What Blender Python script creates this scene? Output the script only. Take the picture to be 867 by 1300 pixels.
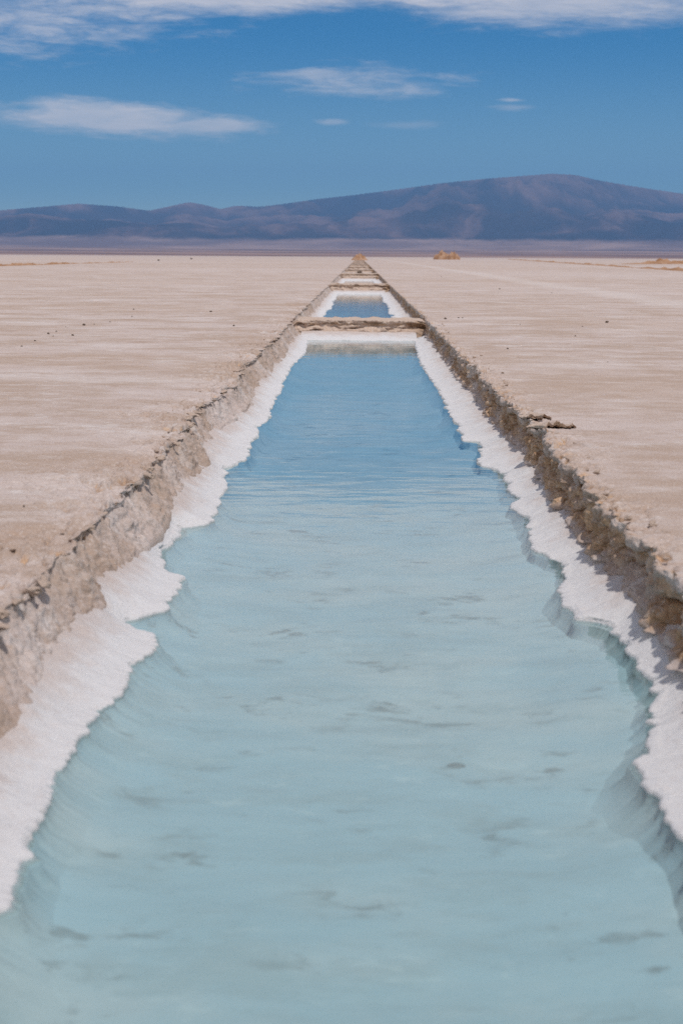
import bpy, math, random
import numpy as np
from mathutils import Matrix, Vector

S = bpy.context.scene
for o in list(bpy.data.objects):
    bpy.data.objects.remove(o)
C = S.collection
rad = math.radians

# ------------------------------------------------------------------ camera
PW, PH, FPX, CAM_H = 867.0, 1300.0, 1806.0, 1.45
def _n(v):
    v = np.array(v, float); return v / np.linalg.norm(v)
_vp = (22.5, 325.0, -FPX)                      # where the trench runs to, seen from the optical axis
Yc = _n(_vp)
_b = np.array((22.5 + 411, 325.0 - 2.6, -FPX))
Zc = _n(np.cross(_b, Yc))
if Zc[1] < 0: Zc = -Zc
Xc = np.cross(Yc, Zc)
RC = np.array([Xc, Yc, Zc])                    # camera -> world
cam_d = bpy.data.cameras.new('camera')
cam = bpy.data.objects.new('camera', cam_d); C.objects.link(cam)
cam.matrix_world = Matrix.Translation((0, 0, CAM_H)) @ Matrix([list(r) for r in RC]).to_4x4()
cam_d.sensor_fit = 'VERTICAL'; cam_d.sensor_height = 36.0; cam_d.lens = FPX / PH * 36.0
cam_d.clip_start = 0.05; cam_d.clip_end = 80000
cam_d.dof.use_dof = True; cam_d.dof.focus_distance = 17.0; cam_d.dof.aperture_fstop = 2.8
S.camera = cam

def ray(px, py):
    v = RC @ np.array((px - PW / 2, PH / 2 - py, -FPX)); return v / np.linalg.norm(v)
def ground(px, py, z=0.0):
    v = ray(px, py); t = (z - CAM_H) / v[2]; return v[0] * t, v[1] * t
def azel(px, py):
    v = ray(px, py); return math.atan2(v[0], v[1]), math.asin(v[2])

# ------------------------------------------------------------------ sun, exposure
SUN_EL, SUN_AZ = rad(65), rad(155)             # azimuth from +Y towards +X
sd = Vector((math.sin(SUN_AZ) * math.cos(SUN_EL), math.cos(SUN_AZ) * math.cos(SUN_EL), math.sin(SUN_EL)))
sun_d = bpy.data.lights.new('sun', 'SUN'); sun_d.energy = 3.0; sun_d.angle = rad(0.53); sun_d.color = (1.0, 0.955, 0.90)
sun = bpy.data.objects.new('sun', sun_d); C.objects.link(sun)
sun.rotation_euler = sd.to_track_quat('Z', 'Y').to_euler(); sun.location = sd * 100
S.view_settings.view_transform = 'Standard'; S.view_settings.look = 'None'
S.view_settings.exposure = 0.0; S.view_settings.gamma = 1.0; S.view_settings.use_curve_mapping = False
S.cycles.volume_bounces = 0; S.cycles.max_bounces = 8; S.cycles.transparent_max_bounces = 12
S.cycles.caustics_reflective = False; S.cycles.caustics_refractive = False
S.cycles.use_denoising = False

# ------------------------------------------------------------------ node helpers
class NT:
    def __init__(s, tree): s.t = tree; s.n = tree.nodes; s.l = tree.links
    def add(s, typ, **kw):
        nd = s.n.new(typ)
        for k, v in kw.items(): setattr(nd, k, v)
        return nd
    def put(s, sock, v):
        if v is None: return
        if isinstance(v, bpy.types.NodeSocket): s.l.new(v, sock)
        else:
            if isinstance(v, (tuple, list)) and len(v) == 3 and sock.type == 'RGBA': v = (*v, 1)
            sock.default_value = v
    def m(s, op, a, b=None, c=None, clamp=False):
        nd = s.add('ShaderNodeMath', operation=op, use_clamp=clamp)
        s.put(nd.inputs[0], a); s.put(nd.inputs[1], b); s.put(nd.inputs[2], c); return nd.outputs[0]
    def vm(s, op, a, b=None):
        nd = s.add('ShaderNodeVectorMath', operation=op); s.put(nd.inputs[0], a); s.put(nd.inputs[1], b); return nd.outputs[0]
    def mix(s, f, a, b, mode='MIX'):
        nd = s.add('ShaderNodeMix', data_type='RGBA', blend_type=mode)
        s.put(nd.inputs[0], f); s.put(nd.inputs[6], a); s.put(nd.inputs[7], b); return nd.outputs[2]
    def noise(s, vec, scale, detail=4, rough=0.55, dist=0.0, color=False):
        nd = s.add('ShaderNodeTexNoise'); s.put(nd.inputs['Vector'], vec)
        nd.inputs['Scale'].default_value = scale; nd.inputs['Detail'].default_value = detail
        nd.inputs['Roughness'].default_value = rough; nd.inputs['Distortion'].default_value = dist
        return nd.outputs['Color' if color else 'Fac']
    def step(s, v, lo, hi, a=0.0, b=1.0):
        nd = s.add('ShaderNodeMapRange', interpolation_type='SMOOTHSTEP'); s.put(nd.inputs[0], v)
        for i, q in zip((1, 2, 3, 4), (lo, hi, a, b)): s.put(nd.inputs[i], q)
        return nd.outputs[0]
    def scale(s, vec, xyz):
        return s.vm('MULTIPLY', vec, xyz)
    def comb(s, x, y, z):
        nd = s.add('ShaderNodeCombineXYZ')
        for i, q in enumerate((x, y, z)): s.put(nd.inputs[i], q)
        return nd.outputs[0]
    def sep(s, v):
        nd = s.add('ShaderNodeSeparateXYZ'); s.put(nd.inputs[0], v); return nd.outputs

def material(name):
    m = bpy.data.materials.new(name); m.use_nodes = True; m.node_tree.nodes.clear()
    t = NT(m.node_tree); out = t.add('ShaderNodeOutputMaterial'); return m, t, out
def principled(t, out, col, rough=0.9, spec=0.2, normal=None):
    p = t.add('ShaderNodeBsdfPrincipled')
    t.put(p.inputs['Base Color'], col); t.put(p.inputs['Roughness'], rough); t.put(p.inputs['Specular IOR Level'], spec)
    if normal is not None: t.put(p.inputs['Normal'], normal)
    t.l.new(p.outputs[0], out.inputs['Surface']); return p
def bump(t, h, strength, dist, normal=None):
    b = t.add('ShaderNodeBump'); b.inputs['Strength'].default_value = strength; b.inputs['Distance'].default_value = dist
    t.put(b.inputs['Height'], h)
    if normal is not None: t.put(b.inputs['Normal'], normal)
    return b.outputs[0]

# ------------------------------------------------------------------ sky with clouds
W = bpy.data.worlds.new('World'); S.world = W; W.use_nodes = True
wt = NT(W.node_tree); wt.n.clear()
wout = wt.add('ShaderNodeOutputWorld'); bg = wt.add('ShaderNodeBackground'); wt.l.new(bg.outputs[0], wout.inputs[0])
sky = wt.add('ShaderNodeTexSky', sky_type='NISHITA'); sky.sun_disc = False
sky.sun_elevation = SUN_EL; sky.sun_rotation = SUN_AZ; sky.altitude = 3400; sky.air_density = 1.0; sky.dust_density = 0.15; sky.ozone_density = 2.0
bg.inputs['Strength'].default_value = 0.12
tc = wt.add('ShaderNodeTexCoord')
dx, dy, dz = wt.sep(tc.outputs['Generated'])
AZ = wt.m('MULTIPLY', wt.m('ARCTAN2', dx, dy), 180 / math.pi)
EL = wt.m('MULTIPLY', wt.m('ARCSINE', dz), 180 / math.pi)
skyc = sky.outputs[0]
# the thin air of a high plateau: the band above the horizon stays a deep blue
lo = wt.add('ShaderNodeValToRGB'); wt.l.new(wt.m('DIVIDE', EL, 30.0, clamp=True), lo.inputs[0])
cr = lo.color_ramp; cr.interpolation = 'EASE'
cr.elements[0].position = 0.0; cr.elements[0].color = (0.95, 0.95, 0.74, 1)
cr.elements[1].position = 1.0; cr.elements[1].color = (0.85, 0.95, 1.0, 1)
e = cr.elements.new(0.10); e.color = (0.50, 0.70, 0.64, 1)
e = cr.elements.new(0.30); e.color = (0.0, 0.43, 0.65, 1)
skyc = wt.mix(1.0, skyc, lo.outputs[0], 'MULTIPLY')
uv = wt.comb(wt.m('MULTIPLY', AZ, 0.16), wt.m('MULTIPLY', EL, 0.62), 0.0)
wn = wt.noise(uv, 1.0, 6, 0.6, 0.4)
wn2 = wt.noise(wt.vm('ADD', uv, (7.3, 2.1, 0)), 3.2, 5, 0.62, 0.8)
wn3 = wt.noise(wt.comb(wt.m('ADD', wt.m('MULTIPLY', AZ, 0.55), wt.m('MULTIPLY', EL, 0.5)), wt.m('MULTIPLY', EL, 3.4), 4.0), 1.0, 6, 0.68, 0.6)
wc = wt.m('ADD', wt.m('SUBTRACT', wn, 0.5), wt.m('MULTIPLY', wt.m('SUBTRACT', wn2, 0.5), 0.55))
wc = wt.m('ADD', wc, wt.m('MULTIPLY', wt.m('SUBTRACT', wn3, 0.5), 0.55))
dens = None
def cloud(px, py, wpx, hpx, d, nk=1.3, soft=0.5, tilt=0.0):
    """one cloud, centred on a direction of the sky, with half sizes in photo pixels"""
    global dens
    a0, e0 = azel(px, py); a0, e0 = math.degrees(a0), math.degrees(e0)
    k = 180 / math.pi / FPX
    u = wt.m('DIVIDE', wt.m('SUBTRACT', AZ, a0), wpx * k)
    v = wt.m('DIVIDE', wt.m('SUBTRACT', wt.m('SUBTRACT', EL, e0), wt.m('MULTIPLY', wt.m('SUBTRACT', AZ, a0), tilt)), hpx * k)
    r = wt.m('SQRT', wt.m('ADD', wt.m('MULTIPLY', u, u), wt.m('MULTIPLY', v, v)))
    q = wt.m('ADD', wt.m('SUBTRACT', 1.0, r), wt.m('MULTIPLY', wc, nk))
    q = wt.m('MULTIPLY', wt.step(q, 0.0, soft), d)
    dens = q if dens is None else wt.m('MAXIMUM', dens, q)
cloud(150, 152, 190, 25, 0.72, 1.2, 0.75, -0.035)
cloud(105, 140, 110, 17, 0.62, 1.4, 0.8, -0.04)
cloud(255, 159, 100, 13, 0.62, 1.0, 0.7, 0.0)
cloud(470, 104, 150, 24, 0.42, 2.2, 1.1, 0.0)
cloud(405, 94, 70, 11, 0.40, 1.6, 0.8, 0.0)
cloud(423, 155, 26, 5, 0.34, 1.9, 0.9)
cloud(520, 158, 70, 7, 0.18, 1.6, 0.9)
cloud(650, 127, 26, 4, 0.42, 1.9, 0.9); cloud(648, 136, 34, 6, 0.24, 2.2, 1.0)
cloud(40, 20, 230, 60, 0.52, 2.0, 1.1, 0.05)
cloud(730, -8, 330, 52, 0.55, 1.1, 0.8, -0.02)
cloud(300, -8, 330, 30, 0.62, 0.9, 0.7, 0.0)
# the broad veil overhead
veil = wt.step(wt.m('ADD', EL, wt.m('MULTIPLY', wc, 1.0)), 9.0, 9.9)
veil = wt.m('MULTIPLY', veil, wt.step(EL, 26.0, 48.0, 0.72, 0.15))
dens = wt.m('MAXIMUM', dens, veil)
dens = wt.m('MULTIPLY', dens, wt.m('ADD', 0.45, wt.m('ADD', wt.m('MULTIPLY', wn2, 0.4), wt.m('MULTIPLY', wn3, 0.7))), clamp=True)
skyc = wt.mix(dens, skyc, (9.0, 8.0, 7.3))
wt.l.new(skyc, bg.inputs['Color'])

# ------------------------------------------------------------------ numpy noise
_G = np.array([(1,1,0),(-1,1,0),(1,-1,0),(-1,-1,0),(1,0,1),(-1,0,1),(1,0,-1),(-1,0,-1),(0,1,1),(0,-1,1),(0,1,-1),(0,-1,-1),(1,1,0),(-1,1,0),(0,-1,1),(0,-1,-1)], np.float32)
def _h(i, j, k, seed):
    h = (i * 374761393 + j * 668265263 + k * 2147483647 + seed * 1274126177) & 0xffffffff
    h = ((h ^ (h >> 13)) * 1274126177) & 0xffffffff
    return h ^ (h >> 16)
def perlin(x, y, z=0.0, seed=0):
    x, y, z = np.broadcast_arrays(np.asarray(x, float), np.asarray(y, float), np.asarray(z, float))
    i, j, k = (np.floor(q).astype(np.int64) for q in (x, y, z))
    fx, fy, fz = x - i, y - j, z - k
    u, v, w = (q * q * q * (q * (q * 6 - 15) + 10) for q in (fx, fy, fz))
    r = 0.0
    for a in (0, 1):
        wa = u if a else 1 - u
        for b in (0, 1):
            wb = v if b else 1 - v
            for c in (0, 1):
                wc_ = w if c else 1 - w
                g = _G[_h(i + a, j + b, k + c, seed) & 15]
                r = r + wa * wb * wc_ * (g[..., 0] * (fx - a) + g[..., 1] * (fy - b) + g[..., 2] * (fz - c))
    return r
def fbm(x, y, z=0.0, seed=0, o=4, g=0.5):
    r, a = 0.0, 1.0
    for q in range(o):
        r = r + a * perlin(x, y, z, seed + q * 17); x, y, z, a = x * 2.03, y * 2.03, np.asarray(z) * 2.03, a * g
    return r
def ridged(x, y, z=0.0, seed=0, o=4, g=0.5):
    r, a, t = 0.0, 1.0, 0.0
    for q in range(o):
        r = r + a * (1 - np.abs(perlin(x, y, z, seed + q * 13)) * 2); t += a
        x, y, z, a = x * 2.1, y * 2.1, np.asarray(z) * 2.1, a * g
    return r / t
def worley(x, y, seed=0):
    """distance to the two nearest cell points and a random value per cell"""
    i, j = np.floor(x).astype(np.int64), np.floor(y).astype(np.int64)
    d1 = np.full(x.shape, 9.0); d2 = d1.copy(); rv = np.zeros(x.shape); ox = rv.copy(); oy = rv.copy()
    for a in (-1, 0, 1):
        for b in (-1, 0, 1):
            h = _h(i + a, j + b, 0, seed)
            px = i + a + (h & 1023) / 1023.0; py = j + b + ((h >> 10) & 1023) / 1023.0
            d = np.hypot(x - px, y - py); near = d < d1
            d2 = np.where(near, d1, np.minimum(d2, d)); rv = np.where(near, ((h >> 20) & 255) / 255.0, rv)
            ox = np.where(near, x - px, ox); oy = np.where(near, y - py, oy)
            d1 = np.where(near, d, d1)
    return d1, d2, rv, ox, oy
def sst(x, a, b):
    t = np.clip((x - a) / (b - a), 0, 1); return t * t * (3 - 2 * t)

# ------------------------------------------------------------------ mesh helpers
def grid_mesh(name, P, mats, attrs=None, matcols=None, smooth=True, flip=False):
    """P: rows x cols x 3"""
    r, c = P.shape[:2]
    me = bpy.data.meshes.new(name); n = r * c
    me.vertices.add(n); me.vertices.foreach_set('co', P.reshape(-1).astype(np.float32))
    ii = np.arange(n).reshape(r, c)
    q = np.stack([ii[:-1, :-1], ii[:-1, 1:], ii[1:, 1:], ii[1:, :-1]], -1).reshape(-1, 4)
    if flip: q = q[:, ::-1]
    f = len(q)
    me.loops.add(f * 4); me.loops.foreach_set('vertex_index', q.reshape(-1).astype(np.int32))
    me.polygons.add(f); me.polygons.foreach_set('loop_start', (np.arange(f) * 4).astype(np.int32))
    me.polygons.foreach_set('use_smooth', np.full(f, smooth))
    for m in (mats if isinstance(mats, (list, tuple)) else [mats]): me.materials.append(m)
    if matcols is not None:
        me.polygons.foreach_set('material_index', np.broadcast_to(matcols, (r - 1, c - 1)).reshape(-1).astype(np.int32))
    me.update(); me.validate()
    for k, v in (attrs or {}).items():
        a = me.attributes.new(k, 'FLOAT', 'POINT'); a.data.foreach_set('value', np.broadcast_to(v, (r, c)).reshape(-1).astype(np.float32))
    return me
def link(name, me, parent=None):
    o = bpy.data.objects.new(name, me); C.objects.link(o); o.parent = parent; return o
def structure(o): o['kind'] = 'structure'; return o
def tag(o, label, cat, group=None):
    o['label'] = label; o['category'] = cat
    if group: o['group'] = group
    return o

# ------------------------------------------------------------------ materials
def salt_flat_material():
    m, t, out = material('salt flat crust')
    co = t.add('ShaderNodeTexCoord').outputs['Object']
    x, y, z = t.sep(co)
    soil = t.add('ShaderNodeAttribute', attribute_name='soil').outputs['Fac']
    n_a = t.noise(t.scale(co, (0.5, 1.0, 1)), 0.012, 5, 0.65)
    n_b = t.noise(t.scale(co, (0.45, 1.0, 1)), 0.09, 5, 0.6)
    n_c = t.noise(t.scale(co, (0.6, 1.0, 1)), 0.7, 6, 0.65)
    n_d = t.noise(co, 7.0, 6, 0.7)
    n_e = t.noise(co, 55.0, 4, 0.7)
    n_m = t.noise(t.scale(co, (0.75, 1.0, 1)), 0.45, 10, 0.80)
    n_q = t.noise(t.vm('ADD', t.scale(co, (0.75, 1.0, 1)), (31.0, 17.0, 0)), 0.8, 10, 0.80)
    col = t.mix(t.step(n_m, 0.42, 0.58), (0.41, 0.308, 0.246), (0.52, 0.43, 0.39))
    col = t.mix(t.m('MULTIPLY', t.step(n_q, 0.53, 0.62), 0.65), col, (0.62, 0.565, 0.54))
    col = t.mix(t.m('MULTIPLY', t.step(n_q, 0.36, 0.44, 1.0, 0.0), 0.6), col, (0.335, 0.225, 0.165))
    col = t.mix(t.m('MULTIPLY', t.step(n_b, 0.46, 0.68), 0.45), col, (0.425, 0.305, 0.225))
    col = t.mix(t.m('MULTIPLY', t.step(n_a, 0.45, 0.62), 0.5), col, (0.565, 0.485, 0.455))
    col = t.mix(t.m('MULTIPLY', t.step(t.noise(t.scale(co, (0.55, 1.3, 1)), 0.31, 6, 0.66), 0.53, 0.70), 0.65), col, (0.62, 0.55, 0.52))
    # a paler wheel track beside the pools
    tr = t.m('ABSOLUTE', t.m('SUBTRACT', t.m('ADD', x, t.m('MULTIPLY', n_b, 2.0)), 11.2))
    col = t.mix(t.m('MULTIPLY', t.step(tr, 0.3, 1.5, 1.0, 0.0), 0.32), col, (0.64, 0.585, 0.555))
    # speckle of dust and crystals
    n_f = t.noise(t.scale(co, (0.6, 1.0, 1)), 2.4, 6, 0.7)
    col = t.mix(t.m('MULTIPLY', t.step(n_f, 0.50, 0.66), 0.3), col, (0.40, 0.285, 0.225))
    col = t.mix(t.m('MULTIPLY', t.step(n_f, 0.34, 0.46, 1.0, 0.0), 0.4), col, (0.625, 0.55, 0.515))
    col = t.mix(t.m('MULTIPLY', t.step(n_d, 0.52, 0.74), 0.5), col, (0.40, 0.285, 0.215))
    col = t.mix(t.m('MULTIPLY', t.step(n_e, 0.54, 0.66), 0.45), col, (0.70, 0.635, 0.61))
    col = t.mix(t.m('MULTIPLY', t.step(n_e, 0.32, 0.45, 1.0, 0.0), 0.6), col, (0.32, 0.215, 0.155))
    # exposed earth of the cut walls
    s1 = t.noise(t.scale(co, (1.0, 1.0, 0.45)), 9.0, 6, 0.7)
    s2 = t.noise(co, 38.0, 4, 0.7)
    earth = t.mix(t.step(s1, 0.36, 0.62), (0.27, 0.15, 0.08), (0.56, 0.37, 0.235))
    earth = t.mix(t.m('MULTIPLY', t.step(s2, 0.50, 0.66), 0.85), earth, (0.58, 0.46, 0.37))
    earth = t.mix(t.m('MULTIPLY', t.step(s2, 0.32, 0.44, 1.0, 0.0), 0.7), earth, (0.13, 0.075, 0.045))
    earth = t.mix(t.m('MULTIPLY', t.step(t.noise(co, 3.1, 4, 0.6), 0.56, 0.70), 0.6), earth, (0.36, 0.19, 0.095))
    k = t.m('ADD', soil, t.m('MULTIPLY', t.m('SUBTRACT', s1, 0.5), 1.1))
    col = t.mix(t.step(k, 0.25, 0.75), col, earth)
    h = t.m('ADD', t.m('MULTIPLY', n_d, 0.55), t.m('MULTIPLY', n_e, 0.5))
    b1 = bump(t, h, 0.8, 0.02)
    b2 = bump(t, t.noise(co, 160.0, 3, 0.7), 0.5, 0.004, b1)
    principled(t, out, col, 0.95, 0.12, b2); return m

def bed_material():
    m, t, out = material('pool bed salt mud')
    co = t.add('ShaderNodeTexCoord').outputs['Object']
    a = t.noise(t.scale(co, (0.7, 1.0, 1)), 1.1, 5, 0.6)
    b = t.noise(t.scale(co, (0.6, 1.0, 1)), 8.0, 5, 0.6, 0.0)
    c = t.noise(t.scale(co, (1.0, 1.0, 1)), 2.2, 4, 0.55)
    col = t.mix(t.step(a, 0.38, 0.66), (0.45, 0.55, 0.58), (0.56, 0.59, 0.585))
    col = t.mix(t.m('MULTIPLY', t.m('MULTIPLY', t.step(b, 0.53, 0.66), t.step(c, 0.44, 0.64)), 0.7), col, (0.22, 0.235, 0.225))
    d = t.noise(t.scale(co, (0.5, 1.0, 1)), 3.6, 7, 0.7)
    col = t.mix(t.m('MULTIPLY', t.step(d, 0.46, 0.64), 0.5), col, (0.40, 0.46, 0.465))
    col = t.mix(t.m('MULTIPLY', t.step(b, 0.30, 0.40, 1.0, 0.0), 0.35), col, (0.64, 0.68, 0.67))
    principled(t, out, col, 0.9, 0.1, bump(t, b, 0.25, 0.03)); return m

def salt_material():
    m, t, out = material('white salt crust')
    co = t.add('ShaderNodeTexCoord').outputs['Object']
    wl = t.add('ShaderNodeAttribute', attribute_name='wallward').outputs['Fac']
    a = t.noise(co, 4.0, 6, 0.7); b = t.noise(co, 60.0, 4, 0.7); c = t.noise(co, 30.0, 5, 0.8)
    k = t.m('ADD', wl, t.m('MULTIPLY', t.m('SUBTRACT', a, 0.5), 1.6))
    col = t.mix(t.step(k, 0.25, 1.0), (0.65, 0.635, 0.635), (0.54, 0.455, 0.415))
    col = t.mix(t.m('MULTIPLY', t.step(c, 0.52, 0.62), 0.35), col, (0.53, 0.46, 0.43))
    col = t.mix(t.m('MULTIPLY', t.step(b, 0.55, 0.7), 0.5), col, (0.80, 0.79, 0.79))
    wet = t.add('ShaderNodeAttribute', attribute_name='wet').outputs['Fac']
    col = t.mix(t.step(t.m('ADD', wet, t.m('MULTIPLY', t.m('SUBTRACT', a, 0.5), 0.5)), 0.2, 0.95), col, (0.38, 0.485, 0.46))
    col = t.mix(t.step(wet, 1.1, 1.9), col, (0.47, 0.54, 0.545))
    h = t.m('ADD', t.m('MULTIPLY', b, 0.5), c)
    principled(t, out, col, 0.75, 0.3, bump(t, h, 0.75, 0.012)); return m

def earth_material(name, dark=(1.0, 1.0, 1.0)):
    m, t, out = material(name)
    co = t.add('ShaderNodeTexCoord').outputs['Object']
    soil = t.add('ShaderNodeAttribute', attribute_name='soil').outputs['Fac']
    s1 = t.noise(t.scale(co, (1.0, 1.0, 0.6)), 5.0, 6, 0.7); s2 = t.noise(co, 30.0, 4, 0.7)
    pale = t.mix(t.step(s2, 0.38, 0.66), (0.47, 0.345, 0.265), (0.57, 0.47, 0.405))
    earth = t.mix(t.step(s1, 0.36, 0.62), (0.23, 0.135, 0.075), (0.42, 0.28, 0.18))
    k = t.m('ADD', soil, t.m('MULTIPLY', t.m('SUBTRACT', s1, 0.5), 1.6))
    col = t.mix(t.step(k, 0.25, 0.85), pale, earth)
    col = t.mix(1.0, col, dark, 'MULTIPLY')
    principled(t, out, col, 0.95, 0.1, bump(t, t.m('ADD', s1, t.m('MULTIPLY', s2, 0.4)), 0.8, 0.04)); return m

def stone_material(name, c1, c2):
    m, t, out = material(name)
    co = t.add('ShaderNodeTexCoord').outputs['Object']
    n = t.noise(co, 25.0, 5, 0.7)
    principled(t, out, t.mix(t.step(n, 0.35, 0.65), c1, c2), 0.9, 0.15, bump(t, n, 0.7, 0.01)); return m

def water_material():
    m, t, out = material('brine water')
    co = t.add('ShaderNodeTexCoord').outputs['Object']
    a = t.noise(t.scale(co, (0.7, 1.6, 1)), 2.2, 3, 0.5)
    b = t.noise(t.scale(co, (0.6, 1.5, 1)), 11.0, 3, 0.55)
    calm = t.step(t.noise(t.scale(co, (0.3, 1, 1)), 0.22, 2, 0.5), 0.40, 0.62)
    h = t.m('ADD', a, t.m('MULTIPLY', t.m('MULTIPLY', b, 0.07), t.m('ADD', 0.35, calm)))
    nrm = bump(t, h, 0.075, 0.05)
    fr = t.add('ShaderNodeFresnel'); fr.inputs['IOR'].default_value = 1.335; t.l.new(nrm, fr.inputs['Normal'])
    tr = t.add('ShaderNodeBsdfTransparent'); tr.inputs[0].default_value = (0.80, 0.915, 0.94, 1)
    gl = t.add('ShaderNodeBsdfGlossy'); gl.inputs['Color'].default_value = (1, 1, 1, 1); gl.inputs['Roughness'].default_value = 0.035
    t.l.new(nrm, gl.inputs['Normal'])
    mx = t.add('ShaderNodeMixShader'); t.l.new(fr.outputs[0], mx.inputs[0]); t.l.new(tr.outputs[0], mx.inputs[1]); t.l.new(gl.outputs[0], mx.inputs[2])
    t.l.new(mx.outputs[0], out.inputs['Surface']); return m

def hill_material():
    m, t, out = material('desert mountain rock')
    co = t.add('ShaderNodeTexCoord').outputs['Object']
    hm = t.add('ShaderNodeAttribute', attribute_name='mount').outputs['Fac']
    a = t.noise(co, 0.0011, 6, 0.62); b = t.noise(t.scale(co, (1.0, 0.5, 1.0)), 0.0040, 6, 0.68); c = t.noise(t.scale(co, (0.7, 0.7, 1)), 0.0012, 6, 0.66)
    rock = t.mix(t.step(a, 0.40, 0.62), (0.055, 0.031, 0.031), (0.13, 0.072, 0.06))
    gl = t.add('ShaderNodeAttribute', attribute_name='gully_shade').outputs['Fac']
    rock = t.mix(t.m('MULTIPLY', t.step(t.m('ADD', gl, t.m('MULTIPLY', t.m('SUBTRACT', b, 0.5), 0.5)), 0.62, 0.80), 0.6), rock, (0.25, 0.145, 0.115))  # ridges lightened in the rock colour so the relief reads under a flat sun
    rock = t.mix(t.m('MULTIPLY', t.step(gl, 0.52, 0.66, 1.0, 0.0), 0.7), rock, (0.022, 0.016, 0.018))  # shade of the folds put into the colour: gullies darkened
    plain = t.mix(t.step(c, 0.40, 0.62), (0.19, 0.115, 0.095), (0.40, 0.255, 0.195))
    col = t.mix(t.step(t.m('ADD', hm, t.m('MULTIPLY', t.m('SUBTRACT', b, 0.5), 0.5)), 0.35, 0.6), plain, rock)
    principled(t, out, col, 1.0, 0.0); return m

M_FLAT, M_BED, M_SALT, M_WATER, M_HILL = salt_flat_material(), bed_material(), salt_material(), water_material(), hill_material()
M_EARTH = earth_material('crumbly earth bank'); M_HEAP = earth_material('dug earth heap', (0.84, 0.66, 0.50))
M_DARK = stone_material('dark stone', (0.06, 0.045, 0.035), (0.16, 0.11, 0.08))
M_CLOD = stone_material('pale salt clod', (0.36, 0.25, 0.18), (0.58, 0.47, 0.40))
M_SLAB = M_EARTH

def smooth1(a, n):
    if n < 2: return a
    k = np.hanning(n + 2)[1:-1]; k /= k.sum()
    return np.convolve(np.pad(a, n // 2, mode='edge'), k, 'same')[n // 2:len(a) + n // 2]
# ------------------------------------------------------------------ layout of the trench (metres)
WATER, BED = -0.42, -0.56
PITCH, R0, RW = 40.0, 33.1, 1.8                 # first bank starts at R0, one bank every PITCH metres
NPOOL = 12
END = R0 + PITCH * (NPOOL - 1) + RW
def rim_r(y):
    w = np.interp(y, (4, 12, 33, 200), (1.46, 1.51, 1.59, 1.60))
    near = np.exp(-((np.asarray(y) - 11.75) / 0.22) ** 2)      # the washed-out notch
    return w + 0.03 * fbm(np.asarray(y) * 0.45, 3.3, seed=4, o=3) + 0.05 * fbm(np.asarray(y) * 2.6, 1.7, seed=9, o=3) + 0.09 * near + 0.06 * np.exp(-((np.asarray(y) - 12.6) / 0.5) ** 2)
def rim_l(y):
    w = np.interp(y, (4, 12, 33, 200), (-1.52, -1.50, -1.55, -1.57))
    y = np.asarray(y, float); q = y * 2.6 + 0.6 * perlin(y * 1.3, 2.2, seed=16)
    w = w - 0.065 * (_h(np.floor(q).astype(np.int64), 0, 0, 18) % 1000 / 1000.0 - 0.5) * np.clip(1.2 - np.abs(q - np.floor(q) - 0.5) ** 6 * 60, 0, 1)
    return w - 0.07 * fbm(np.asarray(y) * 0.4, 8.3, seed=14, o=3) - 0.05 * fbm(np.asarray(y) * 2.2, 5.7, seed=19, o=3)
def foot_r(y): return rim_r(y) - 0.02 + 0.03 * fbm(np.asarray(y) * 3.0, 0.4, seed=23, o=3)
def foot_l(y): return smooth1(rim_l(y), 61) + 0.19 + 0.05 * fbm(np.asarray(y) * 1.6, 0.9, seed=29, o=3)

# rows along the trench
rows = [-400, -100, -30, -10, -4, -1.5, -0.4, 0.0, 0.12, 0.2, 0.28, 0.4, 0.8, 1.4, 2.0, 2.6]
y = 3.0
while y < 90: rows.append(y); y += max(0.011, 0.0015 * y)
while y < 520: rows.append(y); y += 0.006 * y
while y < 2600: rows.append(y); y += 0.04 * y
rows.append(2650.0)
RY = np.array(rows); NR = len(RY)
trench = sst(RY, 0.12, 0.4) * (1 - sst(RY, END - 0.5, END + 1.0))
Yg = RY[:, None]

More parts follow.
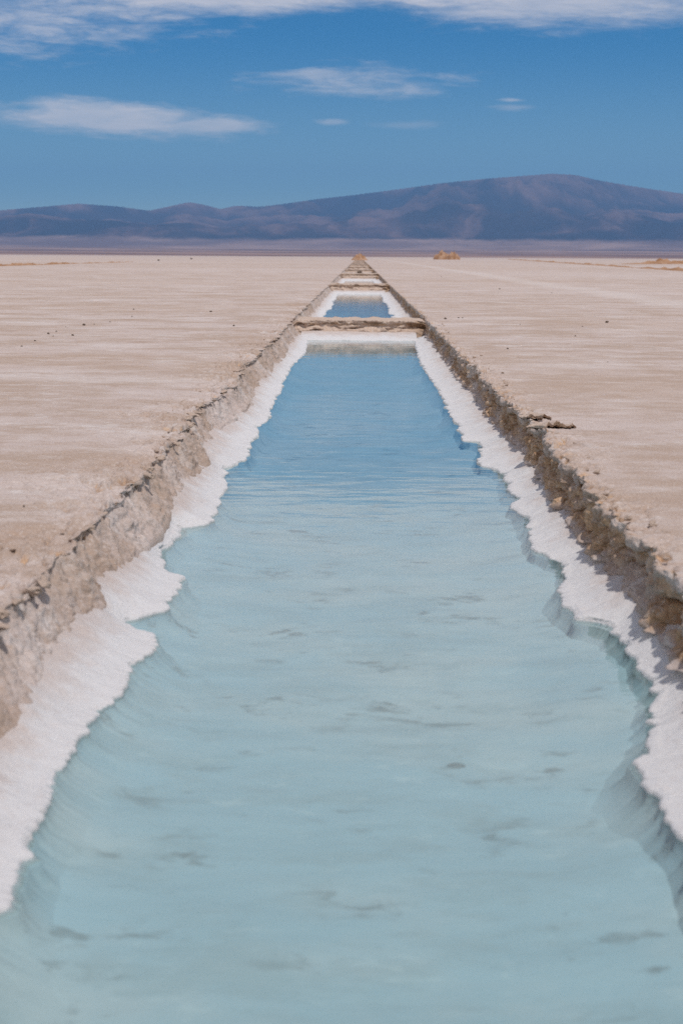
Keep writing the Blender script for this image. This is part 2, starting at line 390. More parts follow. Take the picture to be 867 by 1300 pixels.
def build_side(sgn):
    """cross sections from the middle of the bed outwards; returns X, Z, soil, material index per column"""
    rim = (rim_r if sgn > 0 else rim_l)(RY)[:, None] * sgn
    foot = (foot_r if sgn > 0 else foot_l)(RY)[:, None] * sgn
    Xs, Zs, Ss, mi = [], [], [], []
    # bed
    t = np.linspace(0, 1, 16)[None, :]
    X = t * 1.32 + 0 * Yg; Z = BED + 0.03 * fbm(X * 1.3 * sgn, Yg * 1.3 + 0 * X, seed=31, o=4) + 0.06 * sst(t, 0.5, 1.0)
    Xs.append(X); Zs.append(Z); Ss.append(0 * X); mi += [1] * 16
    # submerged side
    t = np.linspace(0, 1, 9)[None, 1:]
    sub = np.minimum(1.42, foot - 0.02); X = 1.32 + (sub - 1.32) * t + 0.02 * fbm(Yg * 2.5, t * 2, seed=37 + sgn, o=3); Z = BED + 0.06 + t * (-0.485 - BED - 0.06) + 0 * Yg
    Xs.append(X); Zs.append(Z); Ss.append(0 * X); mi += [1] * 8
    # below the crust to the wall foot
    t = np.linspace(0, 1, 5)[None, 1:]
    X = sub + (foot - sub) * t; Z = -0.485 + 0.165 * t + 0 * Yg
    Xs.append(X); Zs.append(Z); Ss.append(0 * X + 0.3); mi += [0] * 4
    # the cut wall
    nw = 48; t = np.linspace(0, 1, nw + 1)[None, 1:]
    Z = -0.32 + 0.32 * t + 0 * Yg
    fade = np.clip(1.6 - Yg / 60, 0.5, 1)
    if sgn > 0:
        X = foot + (rim - foot) * t
        X = X + 0.035 * np.exp(-((t - 0.55) / 0.28) ** 2)                       # hollow below the cap
        X = X - 0.045 * np.exp(-((t - 0.0) / 0.16) ** 2)                        # crumbs at the foot
        X = X - 0.020 * sst(t, 0.80, 0.93)
        zz = Z + 0 * Yg; yy = Yg + 0 * Z
        w1, w2, wr, _, _ = worley(yy * 5.5 + 0.5 * fbm(yy * 4, zz * 4, seed=40, o=2), zz * 6.5 + 0.4 * fbm(yy * 5, zz * 5, 3.3, seed=42, o=2), 41)
        v1, v2, vr, _, _ = worley(yy * 15.0, zz * 15.0, 43)
        col = 0.9 * np.clip(0.55 - w1, -0.3, 0.55) + 0.5 * (wr - 0.5) - 1.0 * np.exp(-(w2 - w1) / 0.10) + 0.15
        lum = 0.5 * np.clip(0.6 - v1, -0.2, 0.6) - 0.25 * np.exp(-(v2 - v1) / 0.12)
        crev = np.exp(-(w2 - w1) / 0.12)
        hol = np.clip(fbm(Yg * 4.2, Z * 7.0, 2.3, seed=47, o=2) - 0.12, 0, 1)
        env = np.sin(np.pi * np.clip(t * 0.92 + 0.05, 0, 1)) ** 0.5
        X = X + env * fade * (-0.085 * col - 0.045 * lum + 0.16 * hol + 0.02 * fbm(Yg * 40, Z * 40, seed=46, o=2))
        Z = Z + 0.035 * fbm(Yg * 9, t * 5, seed=49, o=3) * env
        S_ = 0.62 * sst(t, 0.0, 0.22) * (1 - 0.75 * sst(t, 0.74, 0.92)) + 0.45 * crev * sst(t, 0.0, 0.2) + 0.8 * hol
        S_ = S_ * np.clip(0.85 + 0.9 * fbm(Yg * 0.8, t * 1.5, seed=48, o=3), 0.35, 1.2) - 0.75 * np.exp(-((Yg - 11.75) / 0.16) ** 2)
    else:
        # a loose granular slope below broken plates of crust
        zz = t * 1.0 + 0 * Yg; yy = Yg + 0 * t
        k = np.clip(t / 0.66, 0, 1); cap = sst(t, 0.66, 0.74)
        pres = sst(fbm(yy * 0.9, 0.4, seed=50, o=3), -0.10, 0.25); plate_h = 0.004 + 0.030 * pres
        Z = -0.32 + (0.32 - 0.03 - plate_h) * k + plate_h * np.clip((t - 0.70) / 0.30, 0, 1)
        over = 0.012 * sst(fbm(yy * 1.7, 1.9, seed=52, o=3), -0.05, 0.25)
        X = foot + (rim + 0.02 * (1 - cap) - foot) * (k ** 0.85) - over * cap
        w1, w2, wr, _, _ = worley(yy * 6.0 + 0.4 * fbm(yy * 5, zz * 4, seed=54, o=2), zz * 2.0, 55)
        col = np.maximum(0.8 * np.clip(0.55 - w1, -0.3, 0.55) + 0.8 * (wr - 0.5) - 0.55 * np.exp(-(w2 - w1) / 0.12), -0.08)
        gr = fbm(yy * 18, zz * 6, 0.5, seed=56, o=4, g=0.7); big = fbm(yy * 2.6, zz * 2.0, 4.5, seed=57, o=3)
        e0, e1, erv, _, _ = worley(yy * 17, zz * 6, 58)
        lumps = np.clip(0.5 - e0, 0, 1) * (erv > 0.72)
        env = sst(t, 0.0, 0.12) * (1 - sst(t, 0.88, 1.0))
        X = X - cap * env * (0.010 + 0.022 * pres) * col - (1 - cap) * env * (0.014 * gr + 0.03 * big + 0.035 * lumps)
        Z = Z + (1 - cap) * env * (0.012 * gr + 0.03 * lumps) + cap * 0.012 * (wr - 0.5)
        S_ = -0.10 + 0.18 * cap + 0.4 * pres * cap * np.exp(-(w2 - w1) / 0.10) - 0.10 * k + 0.20 * big
    Xs.append(X); Zs.append(Z); Ss.append(S_); mi += [0] * nw
    # the broken rim
    nz = 64; t = (np.linspace(0, 1, nz + 1)[1:] ** 1.35)[None, :]
    width = 1.1
    X = rim + t * width; d = t * width + 0 * Yg
    reach = 0.17 if sgn > 0 else 0.36
    reach = reach * (0.55 + 1.1 * np.clip(0.5 + fbm(Yg * 0.8, 4.4, seed=61 + sgn, o=2), 0, 1))
    e = np.exp(-(d / reach) ** 1.5)
    wx = X * 4.2 + 0.5 * fbm(X * 5, Yg * 5, seed=63, o=2); wy = Yg * 4.2 + 0 * X + 0.5 * fbm(X * 5, Yg * 5, 7.7, seed=65, o=2)
    d1, d2, rv, ox, oy = worley(wx, wy, 67 + sgn)
    plate = (rv - 0.5) * 0.055 + ox * 0.035 * (rv - 0.3) + oy * 0.03 * (0.5 - rv) - 0.06 * np.exp(-((d2 - d1) / 0.08))
    e0, e1, erv, eox, eoy = worley(X * 13.0 + 0 * Yg, Yg * 13.0 + 0 * X, 71 + sgn)
    crumb = 0.028 * np.clip(0.45 - e0, 0, 1) * (erv > 0.45)
    Z = e * (plate * (1.0 if sgn > 0 else 1.05) + crumb * (1.6 if sgn > 0 else 1.9) + 0.02 * fbm(X * 11, Yg * 11 + 0 * X, seed=73, o=4, g=0.6)) * fade
    if sgn < 0: Z = Z - 0.03 * np.exp(-(d / 0.30) ** 1.2)
    Z = Z + 0.008 * fbm(X * 1.7, Yg * 1.7 + 0 * X, seed=75, o=3) * sst(d, 0.0, 0.3) * (1 - sst(t, 0.8, 1.0))
    S_ = e * (0.30 if sgn > 0 else 0.12) + e * (0.9 if sgn > 0 else 0.8) * np.exp(-((d2 - d1) / 0.06))
    Xs.append(X); Zs.append(Z); Ss.append(S_ + 0 * X); mi += [0] * nz
    # out over the flat
    nf = 44; k = np.linspace(0, 1, nf + 1)[1:]
    far = 1.1 * (2400 / 1.1) ** k
    X = rim * (1 - k[None, :] ** 0.3) + far[None, :] + 0.3 * 0 + (rim * k[None, :] ** 0.3) * 0 + rim * k[None, :] ** 0.3
    Z = 0.02 * fbm(X * 0.25, Yg * 0.25 + 0 * X, seed=79, o=2) * sst(k, 0.0, 0.3)[None, :]
    Xs.append(X); Zs.append(Z); Ss.append(0 * X); mi += [0] * nf
    X = np.concatenate(Xs, 1); Z = np.concatenate(Zs, 1); Sx = np.concatenate(Ss, 1)
    nb = 16 + 8 + 4 + nw
    tm = trench[:, None]
    Z[:, :nb] *= tm; Sx[:, :nb] *= tm
    return X * sgn, Z, Sx, mi
Xr, Zr, Sr, mr = build_side(1)
Xl, Zl, Sl, ml = build_side(-1)
X = np.concatenate([Xl[:, :0:-1], Xr], 1); Z = np.concatenate([Zl[:, :0:-1], Zr], 1); So = np.concatenate([Sl[:, :0:-1], Sr], 1)
mi = np.array(ml[:0:-1] + mr)
mcol = np.maximum(mi[:-1], mi[1:])
P = np.stack([X, np.broadcast_to(Yg, X.shape), Z], -1)
dead = trench < 0.02
mm = np.broadcast_to(mcol, (NR - 1, X.shape[1] - 1)).copy(); mm[dead[:-1]] = 0
structure(link('salt_flat', grid_mesh('salt_flat', P, [M_FLAT, M_BED], {'soil': So}, mm)))

# ------------------------------------------------------------------ water, one sheet per pool
def bank_front(i): return R0 + PITCH * i
for i in range(NPOOL):
    y0 = 0.15 if i == 0 else bank_front(i - 1) + RW - 0.3
    y1 = bank_front(i) + 0.3
    ys = np.linspace(y0, y1, 30); xs = np.linspace(-1.55, 1.62, 6)
    Q = np.zeros((len(ys), len(xs), 3)); Q[..., 0] = xs; Q[..., 1] = ys[:, None]; Q[..., 2] = WATER
    structure(link('water', grid_mesh('water', Q, M_WATER)))

# ------------------------------------------------------------------ salt crusts
def resample(pts, spacing):
    pts = np.asarray(pts, float); seg = np.hypot(*np.diff(pts, axis=0).T); L = np.concatenate([[0], np.cumsum(seg)])
    s = [0.0]
    while s[-1] < L[-1]:
        yy = np.interp(s[-1], L, pts[:, 1]); s.append(s[-1] + spacing(yy))
    s = np.array(s[:-1] + [L[-1]])
    return np.stack([np.interp(s, L, pts[:, 0]), np.interp(s, L, pts[:, 1])], -1), s
def crust_mesh(name, edge, foot, zf, out, seed, fine=1.0, flip=False, under=0.05):
    """edge: outline over the water (n,2); foot: where it meets the wall (n,2); out: unit direction to the water (n,2)"""
    n = len(edge)
    s = np.concatenate([[0], np.cumsum(np.hypot(*np.diff(edge, axis=0).T))])
    ex, ey = edge[:, 0], edge[:, 1]
    jig = 0.030 * fbm(s * 7.0, seed * 1.3, seed=seed, o=4, g=0.62) + 0.016 * np.abs(perlin(s * 24.0, 0.5, seed=seed + 3)) + 0.010 * perlin(s * 47.0, 1.5, seed=seed + 4)
    jig = jig + 0.036 * (0.35 - np.abs(perlin(s * 3.1 + 0.3 * perlin(s * 1.1, 3.3, seed=seed + 9), 8.5, seed=seed + 8)) * 1.6)
    jig = jig * fine
    E = edge + out * jig[:, None]
    led = 0.04 * np.clip(fbm(s * 1.8, 3.1 + seed, seed=seed + 5, o=3) + 0.10, 0, 0.6)
    und = np.maximum(under + 0.25 * fbm(s * 0.6, 5.5, seed=seed + 6, o=2), -0.04)
    ns = max(5, int(0.9 / max(np.median(np.diff(s)), 1e-3)) | 1)
    Es = np.stack([smooth1(ex, ns), smooth1(ey, ns)], -1)
    led = led + 0.25 * np.clip(((Es - E) * out).sum(1), 0, 0.22)
    led = smooth1(led, 9)
    back = foot - E
    cols = []; NC = 34 if fine == 1.0 and seed in (89, 91) else 14
    lip = 0.006 + 0.014 * np.clip(0.5 + fbm(s * 2.3, 9.1, seed=seed + 7, o=3), 0, 1)
    zl = WATER + lip
    for q in np.linspace(0, 1, NC) ** 0.85:
        t = 1 - q                                  # 1 at the wall
        p = (edge + out * (jig * max(0.0, 1 - 4 * t) ** 2)[:, None]) * (1 - t) + foot * t
        z = zl + (zf - zl) * t ** 1.25 + 0.010 * np.sin(np.pi * np.clip(q * 1.1, 0, 1)) * 0
        z = z + 0.009 * fbm(p[:, 0] * 6, p[:, 1] * 6, seed=seed + 11, o=3, g=0.6) * (0.5 + 0.5 * np.sin(np.pi * t)) * fine
        # slightly raised rim of crystals at the edge
        z = z + 0.009 * np.exp(-((q - 0.93) / 0.05) ** 2) * np.clip(0.4 + 1.5 * fbm(s * 2.0, 7.7, seed=seed + 13, o=3), 0, 1)
        cols.append((p, z, t))
    z_top = cols[-1][1]
    no = max(5, int(0.35 / max(np.median(np.diff(s)), 1e-3)) | 1)
    outS = np.stack([smooth1(out[:, 0], no), smooth1(out[:, 1], no)], -1); EsS = np.stack([smooth1(E[:, 0], no), smooth1(E[:, 1], no)], -1)
    def c(o_, z, deep=False): cols.append(((EsS + outS * np.asarray(o_).reshape(-1, 1)) if deep else (E + out * np.asarray(o_).reshape(-1, 1)), z + 0 * s, 0.0))
    c(np.full(n, 0.006), z_top - 0.006)
    c(np.full(n, 0.008), np.full(n, WATER - 0.004))
    c(led * 0.8 + 0.008, np.full(n, WATER - 0.012))
    c(led + 0.010, np.full(n, WATER - 0.022))
    nb_ = max(5, int(1.3 / max(np.median(np.diff(s)), 1e-3)) | 1)
    EB = np.stack([smooth1(E[:, 0], nb_), smooth1(E[:, 1], nb_)], -1); oB = np.stack([smooth1(out[:, 0], nb_), smooth1(out[:, 1], nb_)], -1)
    und = smooth1(und, nb_)
    for f in np.linspace(0.08, 1, 9):
        g = min(1.0, f * 2.6)
        zz = WATER - 0.024 - (WATER - 0.024 - BED + 0.02) * (1 - (1 - f) ** 2.4)
        cols.append((E * (1 - g) + EB * g + (out * (1 - g) + oB * g) * (led * (1 - g) + und * f)[:, None], zz + 0 * s, 0.0))
    Pm = np.stack([np.concatenate([p, np.asarray(z).reshape(-1, 1)], 1) for p, z, t in cols], 1)
    wl = np.array([t for _, _, t in cols])[None, :]
    mc = np.concatenate([np.zeros(NC + 2), np.ones(len(cols) - NC - 3)])[None, :]
    return grid_mesh(name, Pm, [M_SALT, M_BED], {'wallward': wl + np.zeros((n, 1)), 'wet': np.concatenate([np.zeros(NC + 1), [0.15, 0.85], np.full(len(cols) - NC - 3, 1.2)])[None, :] + np.zeros((n, 1))}, mc, flip=flip)

# outlines of the near pool's crusts as they lie in the place
ER = [(528,430),(529,440),(534,459),(544,474),(559,495),(568,516),(583,540),(591,557),(613,559),(612,574),(608,588),(638,597),(648,620),(660,631),(648,639),(671,656),(674,671),(676,692),(712,709),(722,726),(714,739),(718,764),(737,783),(775,790),(792,815),(815,845),(841,877),(829,895),(836,907),(824,925),(826,950),(811,965),(824,995),(849,1030),(868,1065),(900,1115),(905,1150),(960,1215),(1010,1290)]
EL_ = [(389,430),(387,447),(370,462),(360,480),(357,492),(342,517),(340,530),(325,540),(327,550),(315,560),(316,577),(287,592),(285,605),(287,615),(275,640),(267,662),(225,667),(220,685),(202,700),(207,720),(230,730),(220,750),(205,770),(155,787),(190,805),(192,813),(175,840),(165,852),(140,885),(115,907),(95,937),(82,960),(70,985),(52,1025),(45,1060),(30,1090),(10,1130),(-3,1153),(-30,1200),(-90,1290)]
def crust_side(i, sgn):
    y0 = 0.45 if i == 0 else bank_front(i - 1) + RW - 0.2
    y1 = bank_front(i) - 0.1
    if i == 0:
        pts = [ground(px, py, WATER + 0.02) for px, py in (ER if sgn > 0 else EL_)]
        pts.append((1.08 * sgn, 0.45))
        pts[0] = (pts[0][0], y1)
        spacing = lambda yy: max(0.010, 0.0013 * yy)
        fine = 1.0
    else:
        rnd = random.Random(100 * i + sgn)
        pts, yy = [], y1
        while yy > y0:
            L = rnd.uniform(0.7, 2.2) * (1 + 0.5 * (i > 1)); a = rnd.uniform(0.05, 0.16); b = rnd.uniform(-0.05, 0.04)
            for k in range(8):
                f = k / 8.0
                pts.append(((1.15 - b - a * math.sqrt(max(0, 1 - (2 * f - 1) ** 2))) * sgn, yy - L * f))
            yy -= L
        spacing = lambda yy: max(0.02, 0.0012 * yy)
        fine = 1.0
    edge, s = resample(pts, spacing)
    ys = edge[:, 1]
    yf = smooth1(np.minimum.accumulate(ys), 41)
    foot = np.stack([((foot_r if sgn > 0 else foot_l)(yf)) + 0.07 * sgn, yf], -1)
    tx, ty = np.gradient(smooth1(edge[:, 0], 15)), np.gradient(smooth1(edge[:, 1], 15))
    L = np.hypot(tx, ty) + 1e-9
    nx, ny = ty / L, -tx / L
    flipn = np.sign(nx * -sgn); flipn[flipn == 0] = 1
    out = np.stack([nx * flipn, ny * flipn], -1)
    zf = (-0.275 if sgn > 0 else -0.27) + 0.03 * fbm(yf * 1.3, 6.6, seed=81, o=3)
    return crust_mesh('salt_crust', edge, foot, zf, out, 90 + i * 7 + sgn, fine, flip=(sgn > 0), under=0.42 if sgn < 0 else 0.34)
def crust_end(i):
    f = bank_front(i)
    xs = np.arange(-1.32, 1.321, 0.02 if i < 2 else 0.06)
    wdt = 1.0 if i == 0 else 1.4
    edge = np.stack([xs, f - wdt + 0.12 * fbm(xs * 1.1, i * 3.3, seed=83, o=3)], -1)
    foot = np.stack([xs, np.full_like(xs, f + 0.12)], -1)
    out = np.stack([0 * xs, -1 + 0 * xs], -1)
    return crust_mesh('salt_crust', edge, foot, np.full_like(xs, -0.26), out, 300 + i, 0.8, flip=False)
ORD = ['nearest', 'second', 'third', 'fourth']
for i in range(NPOOL):
    for sgn, side in ((-1, 'left'), (1, 'right')):
        if i == 0: lab = f'broad white scalloped salt crust along the {side} side of the nearest pool'
        elif i < 3: lab = f'white salt crust along the {side} side of the {ORD[i]} pool, behind the {"first" if i==1 else "second"} cross bank'
        else: lab = f'tiny white salt edge on the {side} side of the small pools near the horizon'
        tag(link('salt_crust', crust_side(i, sgn)), lab, 'salt crust', 'salt crusts along the pool sides')
    lab = ['thin white salt strip at the foot of the first cross bank, ending the nearest pool',
           'thin white salt strip at the foot of the second cross bank', 'thin white salt strip at the foot of the third cross bank'][i] if i < 3 else 'far white salt strip across the pools near the horizon'
    tag(link('salt_crust', crust_end(i)), lab, 'salt crust', 'salt strips at the pool ends')

# ------------------------------------------------------------------ cross banks between the pools
def bank_mesh(i):
    f = bank_front(i); seed = 500 + i * 11
    dxs = 0.02 if i == 0 else (0.04 if i == 1 else 0.09)
    xs = np.arange(-1.95, 2.0, dxs)[:, None]
    up = -0.02 if i == 0 else 0.05 + 0.06 * (i % 3 == 2)
    prof = []                                         # (y offset, z, soil)
    n1 = 30 if i < 2 else 14
    for t in np.linspace(0, 1, n1):
        prof.append((0.10 * t + 0.05 * math.exp(-((t - 0.7) / 0.16) ** 2) - 0.015 * (t > 0.86), -0.46 + (0.46 + up) * t, 0.10 + 0.50 * math.exp(-((t - 0.80) / 0.10) ** 2)))
    n2 = 24 if i < 2 else 10
    for t in np.linspace(0, 1, n2 + 1)[1:]:
        prof.append((0.07 + (RW - 0.14) * t, up, 0.0 + 0.25 * (1 - t)))
    for t in np.linspace(0, 1, 9)[1:]:
        prof.append((RW - 0.07 + 0.12 * t, up - (0.46 + up) * t, 0.5))
    pr = np.array(prof)
    Yp = pr[None, :, 0]; Zp = pr[None, :, 1]
    face = np.concatenate([np.linspace(0, 1, n1), np.zeros(n2 + 8)])[None, :]
    d = 0.045 * (ridged(xs * 3.5, Zp * 5.0, seed=seed, o=4, g=0.6) - 0.55) + 0.045 * fbm(xs * 7, Zp * 9, seed=seed + 1, o=3)
    hol = np.clip(fbm(xs * 1.9, Zp * 9.0, 1.1, seed=seed + 2, o=3) - 0.16, 0, 1)
    isface = (face > 0)
    Y_ = f + Yp + np.where(isface, -d + 0.22 * hol, 0.5 * d) + 0.10 * fbm(xs * 0.8, 0 * Yp, seed=seed + 3, o=2)
    Z_ = Zp + np.where(isface, 0.02, 0.03) * fbm(xs * 4, Y_ * 4, seed=seed + 4, o=4, g=0.6) + 0.02 * fbm(xs * 1.2, 0 * Yp, seed=seed + 6, o=2)
    Z_ = Z_ - 0.25 * sst(np.abs(xs - 0.03), 1.42, 1.78) * (Z_ > -0.2)
    so = pr[None, :, 2] + 0.9 * hol + 0 * xs + 0.5 * sst(xs, 1.1, 1.5) * isface
    Pm = np.stack([xs + 0 * Y_, Y_, Z_], -1)
    return grid_mesh('cross_bank', Pm, M_EARTH, {'soil': so}, flip=True)
for i in range(NPOOL):
    if i < 4: lab = ['wide earth bank crossing the trench at the far end of the nearest pool', 'brown earth bank crossing behind the second pool', 'thin brown earth bank crossing behind the third pool, with a dark stone on top', 'thin brown earth bank crossing just beyond the one carrying the dark stone'][i]
    else: lab = 'narrow brown bank among the stacked ones just below the mound on the horizon'
    tag(link('cross_bank', bank_mesh(i)), lab, 'earth bank', 'earth banks between the pools')

# ------------------------------------------------------------------ mountains and desert plain
prof = [(-900,268),(-600,262),(-300,270),(-120,268),(0,267),(60,262),(100,258.5),(150,262),(190,267.5),(215,262),(240,256.5),(262,260.5),(280,265.5),(300,261),(330,262.5),(370,257.5),(400,253),(450,247.5),(500,241),(560,232.5),(620,226.5),(660,223.5),(700,220.5),(730,222),(760,229),(800,236),(840,242),(867,246),(1000,256),(1200,262),(1600,268)]
NA, ND = 1500, 300
az = np.linspace(rad(-34), rad(34), NA)
_pa = np.array([azel(px, py) for px, py in prof])
el_t = np.tan(np.interp(az, _pa[:, 0], _pa[:, 1])); el_t = smooth1(el_t, 9)
dist = np.concatenate([2300 * (8300 / 2300) ** np.linspace(0, 1, 70)[:-1], np.linspace(8300, 15000, 205)[:-1], np.linspace(15000, 19000, 27)]); ND = len(dist)
A, D = np.meshgrid(az, dist, indexing='ij')
HX, HY = D * np.sin(A), D * np.cos(A)
crest = 12500 + 1200 * fbm(A * 7, 0.3 + 0 * A, seed=7, o=2)
plain_z = -0.6 + 58 * sst(D, 2300, 11000) ** 1.1 + 6 * fbm(HX / 1500, HY / 700, seed=5, o=4) * sst(D, 3500, 8000)
T = np.clip((D - 8300) / (crest - 8300), 0, 1)
rg = ridged(HX / 2600, HY / 2600, seed=3, o=6, g=0.55); rg2 = ridged(HX / 750 + 0.5 * rg, HY / 2600, 1.1, seed=8, o=5, g=0.6)
hum = np.clip(fbm(HX / 1500, HY / 1500, 2.2, seed=12, o=3) + 0.15, 0, 1)
gul = ridged(A * 55 + 0.3 * fbm(HX / 700, HY / 700, seed=15, o=3), D / 5200, 0.7, seed=21, o=3)
back_ = np.clip((D - crest) / 5000, 0, 1)
mh = (T ** 1.35) * (0.42 + 0.58 * rg + 0.30 * (rg2 - 0.55) * (1 - T * 0.5)) + 0.30 * hum * sst(T, 0.0, 0.15) * np.exp(-((T - 0.38) / 0.2) ** 2)
mh = mh * (1 - back_ ** 1.3 * 0.9)
for _ in range(3):
    tot = plain_z + mh * 700
    angle = ((tot - CAM_H) / D).max(1)
    k = smooth1(el_t / angle, 7)
    mh = mh * (k[:, None] ** 1.15)
HZ = plain_z + mh * 700
me = grid_mesh('mountains', np.stack([HX, HY, HZ], -1), M_HILL, {'mount': np.clip(mh * 6, 0, 1), 'gully_shade': np.clip(0.55 * rg2 + 0.45 * rg, 0, 1)}, flip=True)
structure(link('mountains', me))

# ------------------------------------------------------------------ air
def haze():
    xs, ys, zs = (-13000, 13000), (-500, 20000), (-2.0, 1150)
    v = [(x, y, z) for x in xs for y in ys for z in zs]
    f = [(0, 1, 3, 2), (4, 6, 7, 5), (0, 4, 5, 1), (2, 3, 7, 6), (0, 2, 6, 4), (1, 5, 7, 3)]
    me = bpy.data.meshes.new('haze'); me.from_pydata(v, [], f); me.update()
    m, t, out = material('blue air')
    p = t.add('ShaderNodeVolumePrincipled')
    p.inputs['Color'].default_value = (0.245, 0.53, 1.0, 1); p.inputs['Density'].default_value = 8.6e-5; p.inputs['Anisotropy'].default_value = 0.0
    t.l.new(p.outputs[0], out.inputs['Volume']); me.materials.append(m)
    o = link('haze', me); o['kind'] = 'stuff'; return o
haze()

# ------------------------------------------------------------------ heaps, mound, far spoil
def heap_mesh(w, d, h, seed, pw=1.0, n=40):
    t = np.linspace(-1, 1, n); U, V = np.meshgrid(t, t, indexing='ij')
    r = np.clip(np.hypot(U, V) + 0.16 * fbm(U * 1.6, V * 1.6, seed=seed, o=3), 0, 1.3)
    Zh = h * np.clip(1 - r ** 1.25, 0, 1) ** pw * (1 + 0.5 * fbm(U * 3, V * 3, seed=seed + 1, o=4, g=0.6)) - 0.05
    Pm = np.stack([U * w / 2, V * d / 2, Zh], -1)
    return grid_mesh('heap', Pm, M_HEAP, {'soil': 0.5 + 0.8 * fbm(U * 2, V * 2, seed=seed + 2, o=3)})
def put(name, me, x, y, z, label, cat, group=None, rz=0.0):
    o = link(name, me); o.location = (x, y, z); o.rotation_euler = (0, 0, rz); tag(o, label, cat, group); return o
put('earth_mound', heap_mesh(5.6, 6.0, 2.0, 601, 0.75), 0.1, 505, 0, 'rounded tan earth mound at the far end of the row of pools', 'mound')
hx = lambda px, Y: (px - 456) / 1806 * Y
put('earth_heap', heap_mesh(8.6, 7.0, 3.9, 611, 0.6), hx(559.5, 700), 700, -0.1, 'brown dug heap on the horizon right of the pools, the left and darker of two', 'heap', 'heaps on the horizon')
put('earth_heap', heap_mesh(6.8, 6.0, 3.3, 621, 0.6), hx(573, 690), 690, -0.1, 'tan dug heap on the horizon right of the pools, the right and paler of two', 'heap', 'heaps on the horizon')

def spoil_mesh(p0, p1, w, h, seed, n=260):
    """a long low line of dug-out earth"""
    p0, p1 = np.array(p0, float), np.array(p1, float); L = np.hypot(*(p1 - p0)); dvec = (p1 - p0) / L; nv = np.array((-dvec[1], dvec[0]))
    s = np.linspace(0, L, n)[:, None]; v = np.linspace(-1, 1, 11)[None, :]
    mod = np.clip(0.6 + 1.0 * fbm(s * 0.05, 0.2, seed=seed, o=4, g=0.7), 0.18, 1.3)
    mod = mod * sst(s, 0, 25) * (1 - sst(s, L - 25, L))
    z = h * mod * np.clip(1 - np.abs(v) ** 1.5, 0, 1) * (1 + 0.8 * fbm(s * 0.7, v * 2, seed=seed + 1, o=3)) - 0.03
    x = p0[0] + dvec[0] * s + nv[0] * v * w / 2; yy = p0[1] + dvec[1] * s + nv[1] * v * w / 2
    return grid_mesh('spoil', np.stack([x, yy, z], -1), M_HEAP, {'soil': 0.55 + 0.4 * fbm(s * 0.3, v, seed=seed + 2, o=2)})
tag(link('spoil_ridge', spoil_mesh((34, 120), (92, 900), 2.2, 0.32, 701, 420)), 'long low dark line of dug earth slanting across the right of the flat', 'earth ridge')
tag(link('spoil_ridge', spoil_mesh((60, 330), (190, 560), 7.0, 1.1, 711, 300)), 'low pinkish line of heaped earth at the right edge just below the mountains', 'earth ridge')
tag(link('spoil_ridge', spoil_mesh((-42, 130), (-46, 300), 1.4, 0.22, 721, 300)), 'broken low line of brown earth far out on the left of the flat', 'earth ridge')

# ------------------------------------------------------------------ stones, clods, slabs
def ico():
    import bmesh
    bm = bmesh.new(); bmesh.ops.create_icosphere(bm, subdivisions=3, radius=1.0)
    v = np.array([q.co[:] for q in bm.verts]); f = [[q.index for q in p.verts] for p in bm.faces]; bm.free(); return v, f
ICO_V, ICO_F = ico()
def rock_mesh(seed, sx, sy, sz, mat, rough=0.35):
    v = ICO_V.copy()
    r = 1 + rough * fbm(v[:, 0] * 1.1, v[:, 1] * 1.1, v[:, 2] * 1.1 + seed, seed=seed, o=3, g=0.55)
    rng = np.random.default_rng(seed)
    for _ in range(7):                                  # broken faces
        nrm = _n(rng.normal(size=3)); lim = rng.uniform(0.62, 0.85)
        dd = v @ nrm; r = np.where(dd > 0, np.minimum(r, lim / np.maximum(dd, 1e-3)), r)
    v = v * r[:, None] * np.array((sx, sy, sz)) / 2
    me = bpy.data.meshes.new('rock'); me.from_pydata(v.tolist(), [], ICO_F); me.materials.append(mat); me.update()
    return me
ROCKS = [rock_mesh(801 + k * 5, 1.0, 0.8, 0.62, M_DARK) for k in range(5)]
CLODS = [rock_mesh(901 + k * 5, 1.0, 0.85, 0.6, M_CLOD, 0.6) for k in range(6)]
rnd = random.Random(5)
def stone(px, py, size, label, group=None, z=0.0, pool=ROCKS, cat='stone', name='stone'):
    x, y = ground(px, py, z)
    o = link(name, rnd.choice(pool)); s = size * 0.75
    o.location = (x, y, z + 0.20 * s); o.scale = (s, s, s); o.rotation_euler = (rnd.uniform(-.2, .2), rnd.uniform(-.2, .2), rnd.uniform(0, 6.28))
    tag(o, label, cat, group); return o
b2 = 115.0 if False else bank_front(2) + 0.9
o = link('stone', ROCKS[0]); o.location = (0.02, b2, 0.20); o.scale = (0.42, 0.3, 0.36); tag(o, 'dark stone standing alone on the third bank in the middle of the pools', 'stone')
GL = 'small dark stones on the flat'
stone(107, 413, .10, 'largest dark stone of the scatter on the left flat', GL)
LS = 'tiny dark pebble in the loose scatter on the left flat'
for px, py, s in ((62,424,.07),(93,426,.07),(72,421,.05),(45,433,.05),(170,393,.07),(168,402,.05),(140,409,.05),(28,440,.05),(68,427,.04),(120,412,.04),(84,415,.03),(31,643,.02)):
    stone(px, py, s, LS, GL)
stone(297, 414, .08, 'dark stone alone on the left flat, nearest to the left rim of the trench', GL)
stone(268, 396, .10, 'brown stone on the left flat behind the one nearest the rim', GL)
stone(202, 331, .9, 'dark clump far left on the flat just below the mountains', GL); stone(243, 329, 1.2, 'second dark clump at the horizon, left of the mound', GL)
stone(770, 409.5, .12, 'dark stone alone on the right flat, the largest there', GL)
RS = 'tiny dark pebble lying on the right flat'
for px, py, s in ((739,415,.05),(730,427,.05),(634,367,.12),(660,412,.04),(560,351.7,.12),(644,443,.05),(771,460,.03),(700,372,.06),(800,395,.04)):
    stone(px, py, s, RS, GL)
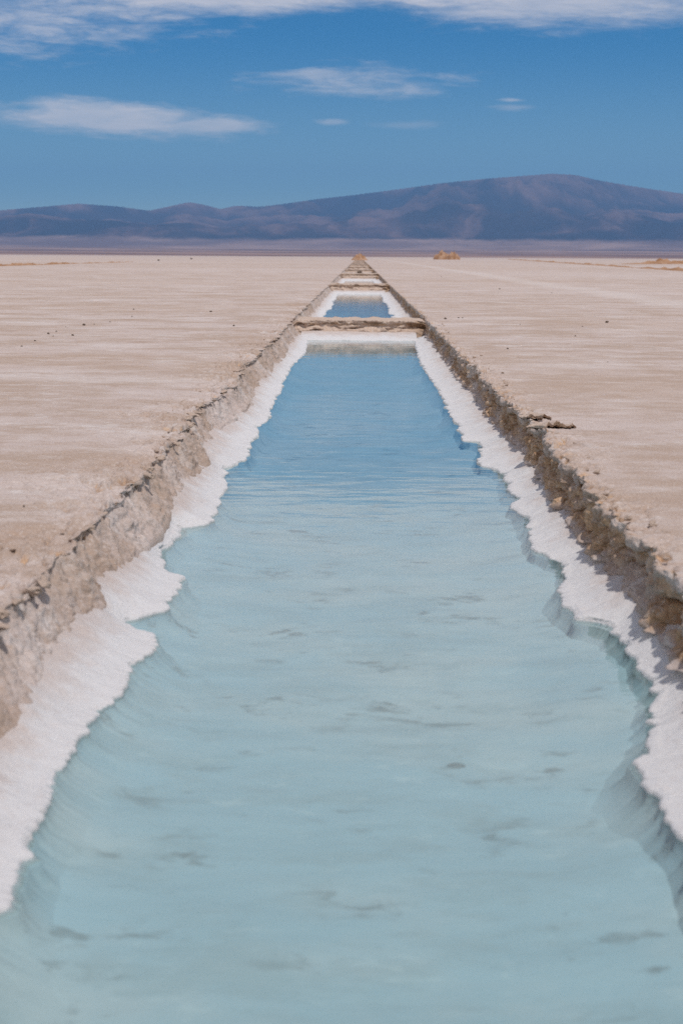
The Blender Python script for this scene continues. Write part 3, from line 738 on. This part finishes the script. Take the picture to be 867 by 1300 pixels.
stone(565, 405, .10, 'dark stone close to the right end of the first cross bank', GL)
stone(582, 404, .07, 'left one of a pair of dark stones right of the first cross bank', GL)
stone(587, 404, .06, 'right one of a pair of dark stones right of the first cross bank', GL)
M_BEDSTONE = stone_material('brine stone', (0.30, 0.32, 0.31), (0.42, 0.45, 0.445))
BROCK = [rock_mesh(851 + k * 7, 1.0, 0.8, 0.5, M_BEDSTONE, 0.5) for k in range(3)]
def bedstone(px, py, w, label, group=None):
    x, y = ground(px, py, BED + 0.02); o = link('stone', rnd.choice(BROCK)); o.location = (x, y, BED + 0.0)
    w *= 0.8; o.scale = (w * 1.2, w * 0.8, w * 0.42); o.rotation_euler = (0, 0, rnd.uniform(-0.5, 0.5)); tag(o, label, 'stone', group)
bedstone(578, 968, .13, 'largest grey stone under the clear water, right of the middle of the nearest pool')
# clods broken from the rims
for k in range(70):
    y = 4.5 + 27 * rnd.random() ** 1.5
    x = float(rim_r(y)) + abs(rnd.gauss(0.02, 0.13)); s = rnd.uniform(.02, .065)
    o = link('earth_clod', rnd.choice(CLODS)); o.location = (x, y, 0.12 * s); o.scale = (s, s * rnd.uniform(.8, 1.3), s); o.rotation_euler = (rnd.uniform(-.4, .4), rnd.uniform(-.4, .4), rnd.uniform(0, 6.28))
    tag(o, 'crumbled tan clod along the broken right rim of the nearest pool', 'clod', 'clods along the right rim')
for k in range(95):
    y = 5.5 + 26 * rnd.random() ** 1.5
    near = k % 5 < 3; x = float(rim_l(y)) + (rnd.gauss(-0.005, 0.03) if near else -abs(rnd.gauss(0.05, 0.17))); s = rnd.uniform(.035, .11) if near else rnd.uniform(.015, .05)
    o = link('earth_clod', rnd.choice(CLODS)); o.location = (x, y, (-0.045 if near else -0.025) + 0.10 * s); o.scale = (s, s * rnd.uniform(.9, 1.7), s * 0.7); o.rotation_euler = (rnd.uniform(-.3, .3), rnd.uniform(-.3, .3), rnd.gauss(0, 0.5))
    tag(o, 'crumbled pale clod along the worn left rim of the nearest pool', 'clod', 'clods along the left rim')

def slab_mesh(w, d, th, lift, seed):
    xs = np.linspace(-0.5, 0.5, 36); t = np.linspace(0, 1, 30)
    # closed section: top from back to front, rounded lip, underside back again
    secs = []
    for q in np.linspace(0, 1, 18): secs.append((0.5 - q, lift * q ** 1.6 + th))
    for q in np.linspace(0, 1, 7)[1:]: secs.append((-0.5 + 0.03 * q, lift + th * (1 - q)))
    for q in np.linspace(0, 1, 10)[1:]: secs.append((-0.47 + 0.97 * q, lift * (1 - q) ** 1.6))
    sc = np.array(secs)
    U = xs[:, None]; fr = 0.45 * fbm(U * 4, 0.5, seed=seed, o=4, g=0.6)
    env = np.clip(1 - np.abs(2 * U) ** 4, 0, 1) * np.clip(0.85 - 0.8 * (U + 0.1), 0.0, 1) ** 0.7
    Yp = (sc[None, :, 0] * (0.35 + 0.65 * env) + fr * (sc[None, :, 0] < 0)) * d
    Zp = sc[None, :, 1] * (0.2 + 0.8 * env) * (1 + 0.8 * fbm(U * 6, 0.2, seed=seed + 3, o=3)) + 0.008 * fbm(U * 14, sc[None, :, 0] * 9, sc[None, :, 1] * 30, seed=seed + 1, o=3)
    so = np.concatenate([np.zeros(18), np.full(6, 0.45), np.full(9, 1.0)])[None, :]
    return grid_mesh('slab', np.stack([U * w + 0 * Yp, Yp, Zp], -1), M_SLAB, {'soil': so + 0 * U}, flip=False)
x, y = ground(682, 533); put('salt_slab', slab_mesh(0.28, 0.30, 0.034, 0.028, 951), x, y + 0.17, -0.004, 'upper of two lifted crust slabs with dark gaps on the right rim', 'crust slab', 'lifted slabs on the right rim', rad(6))
x, y = ground(702, 546); put('salt_slab', slab_mesh(0.42, 0.30, 0.036, 0.040, 961), x, y + 0.15, -0.004, 'lower and longer of two lifted crust slabs with dark gaps on the right rim', 'crust slab', 'lifted slabs on the right rim', rad(10))
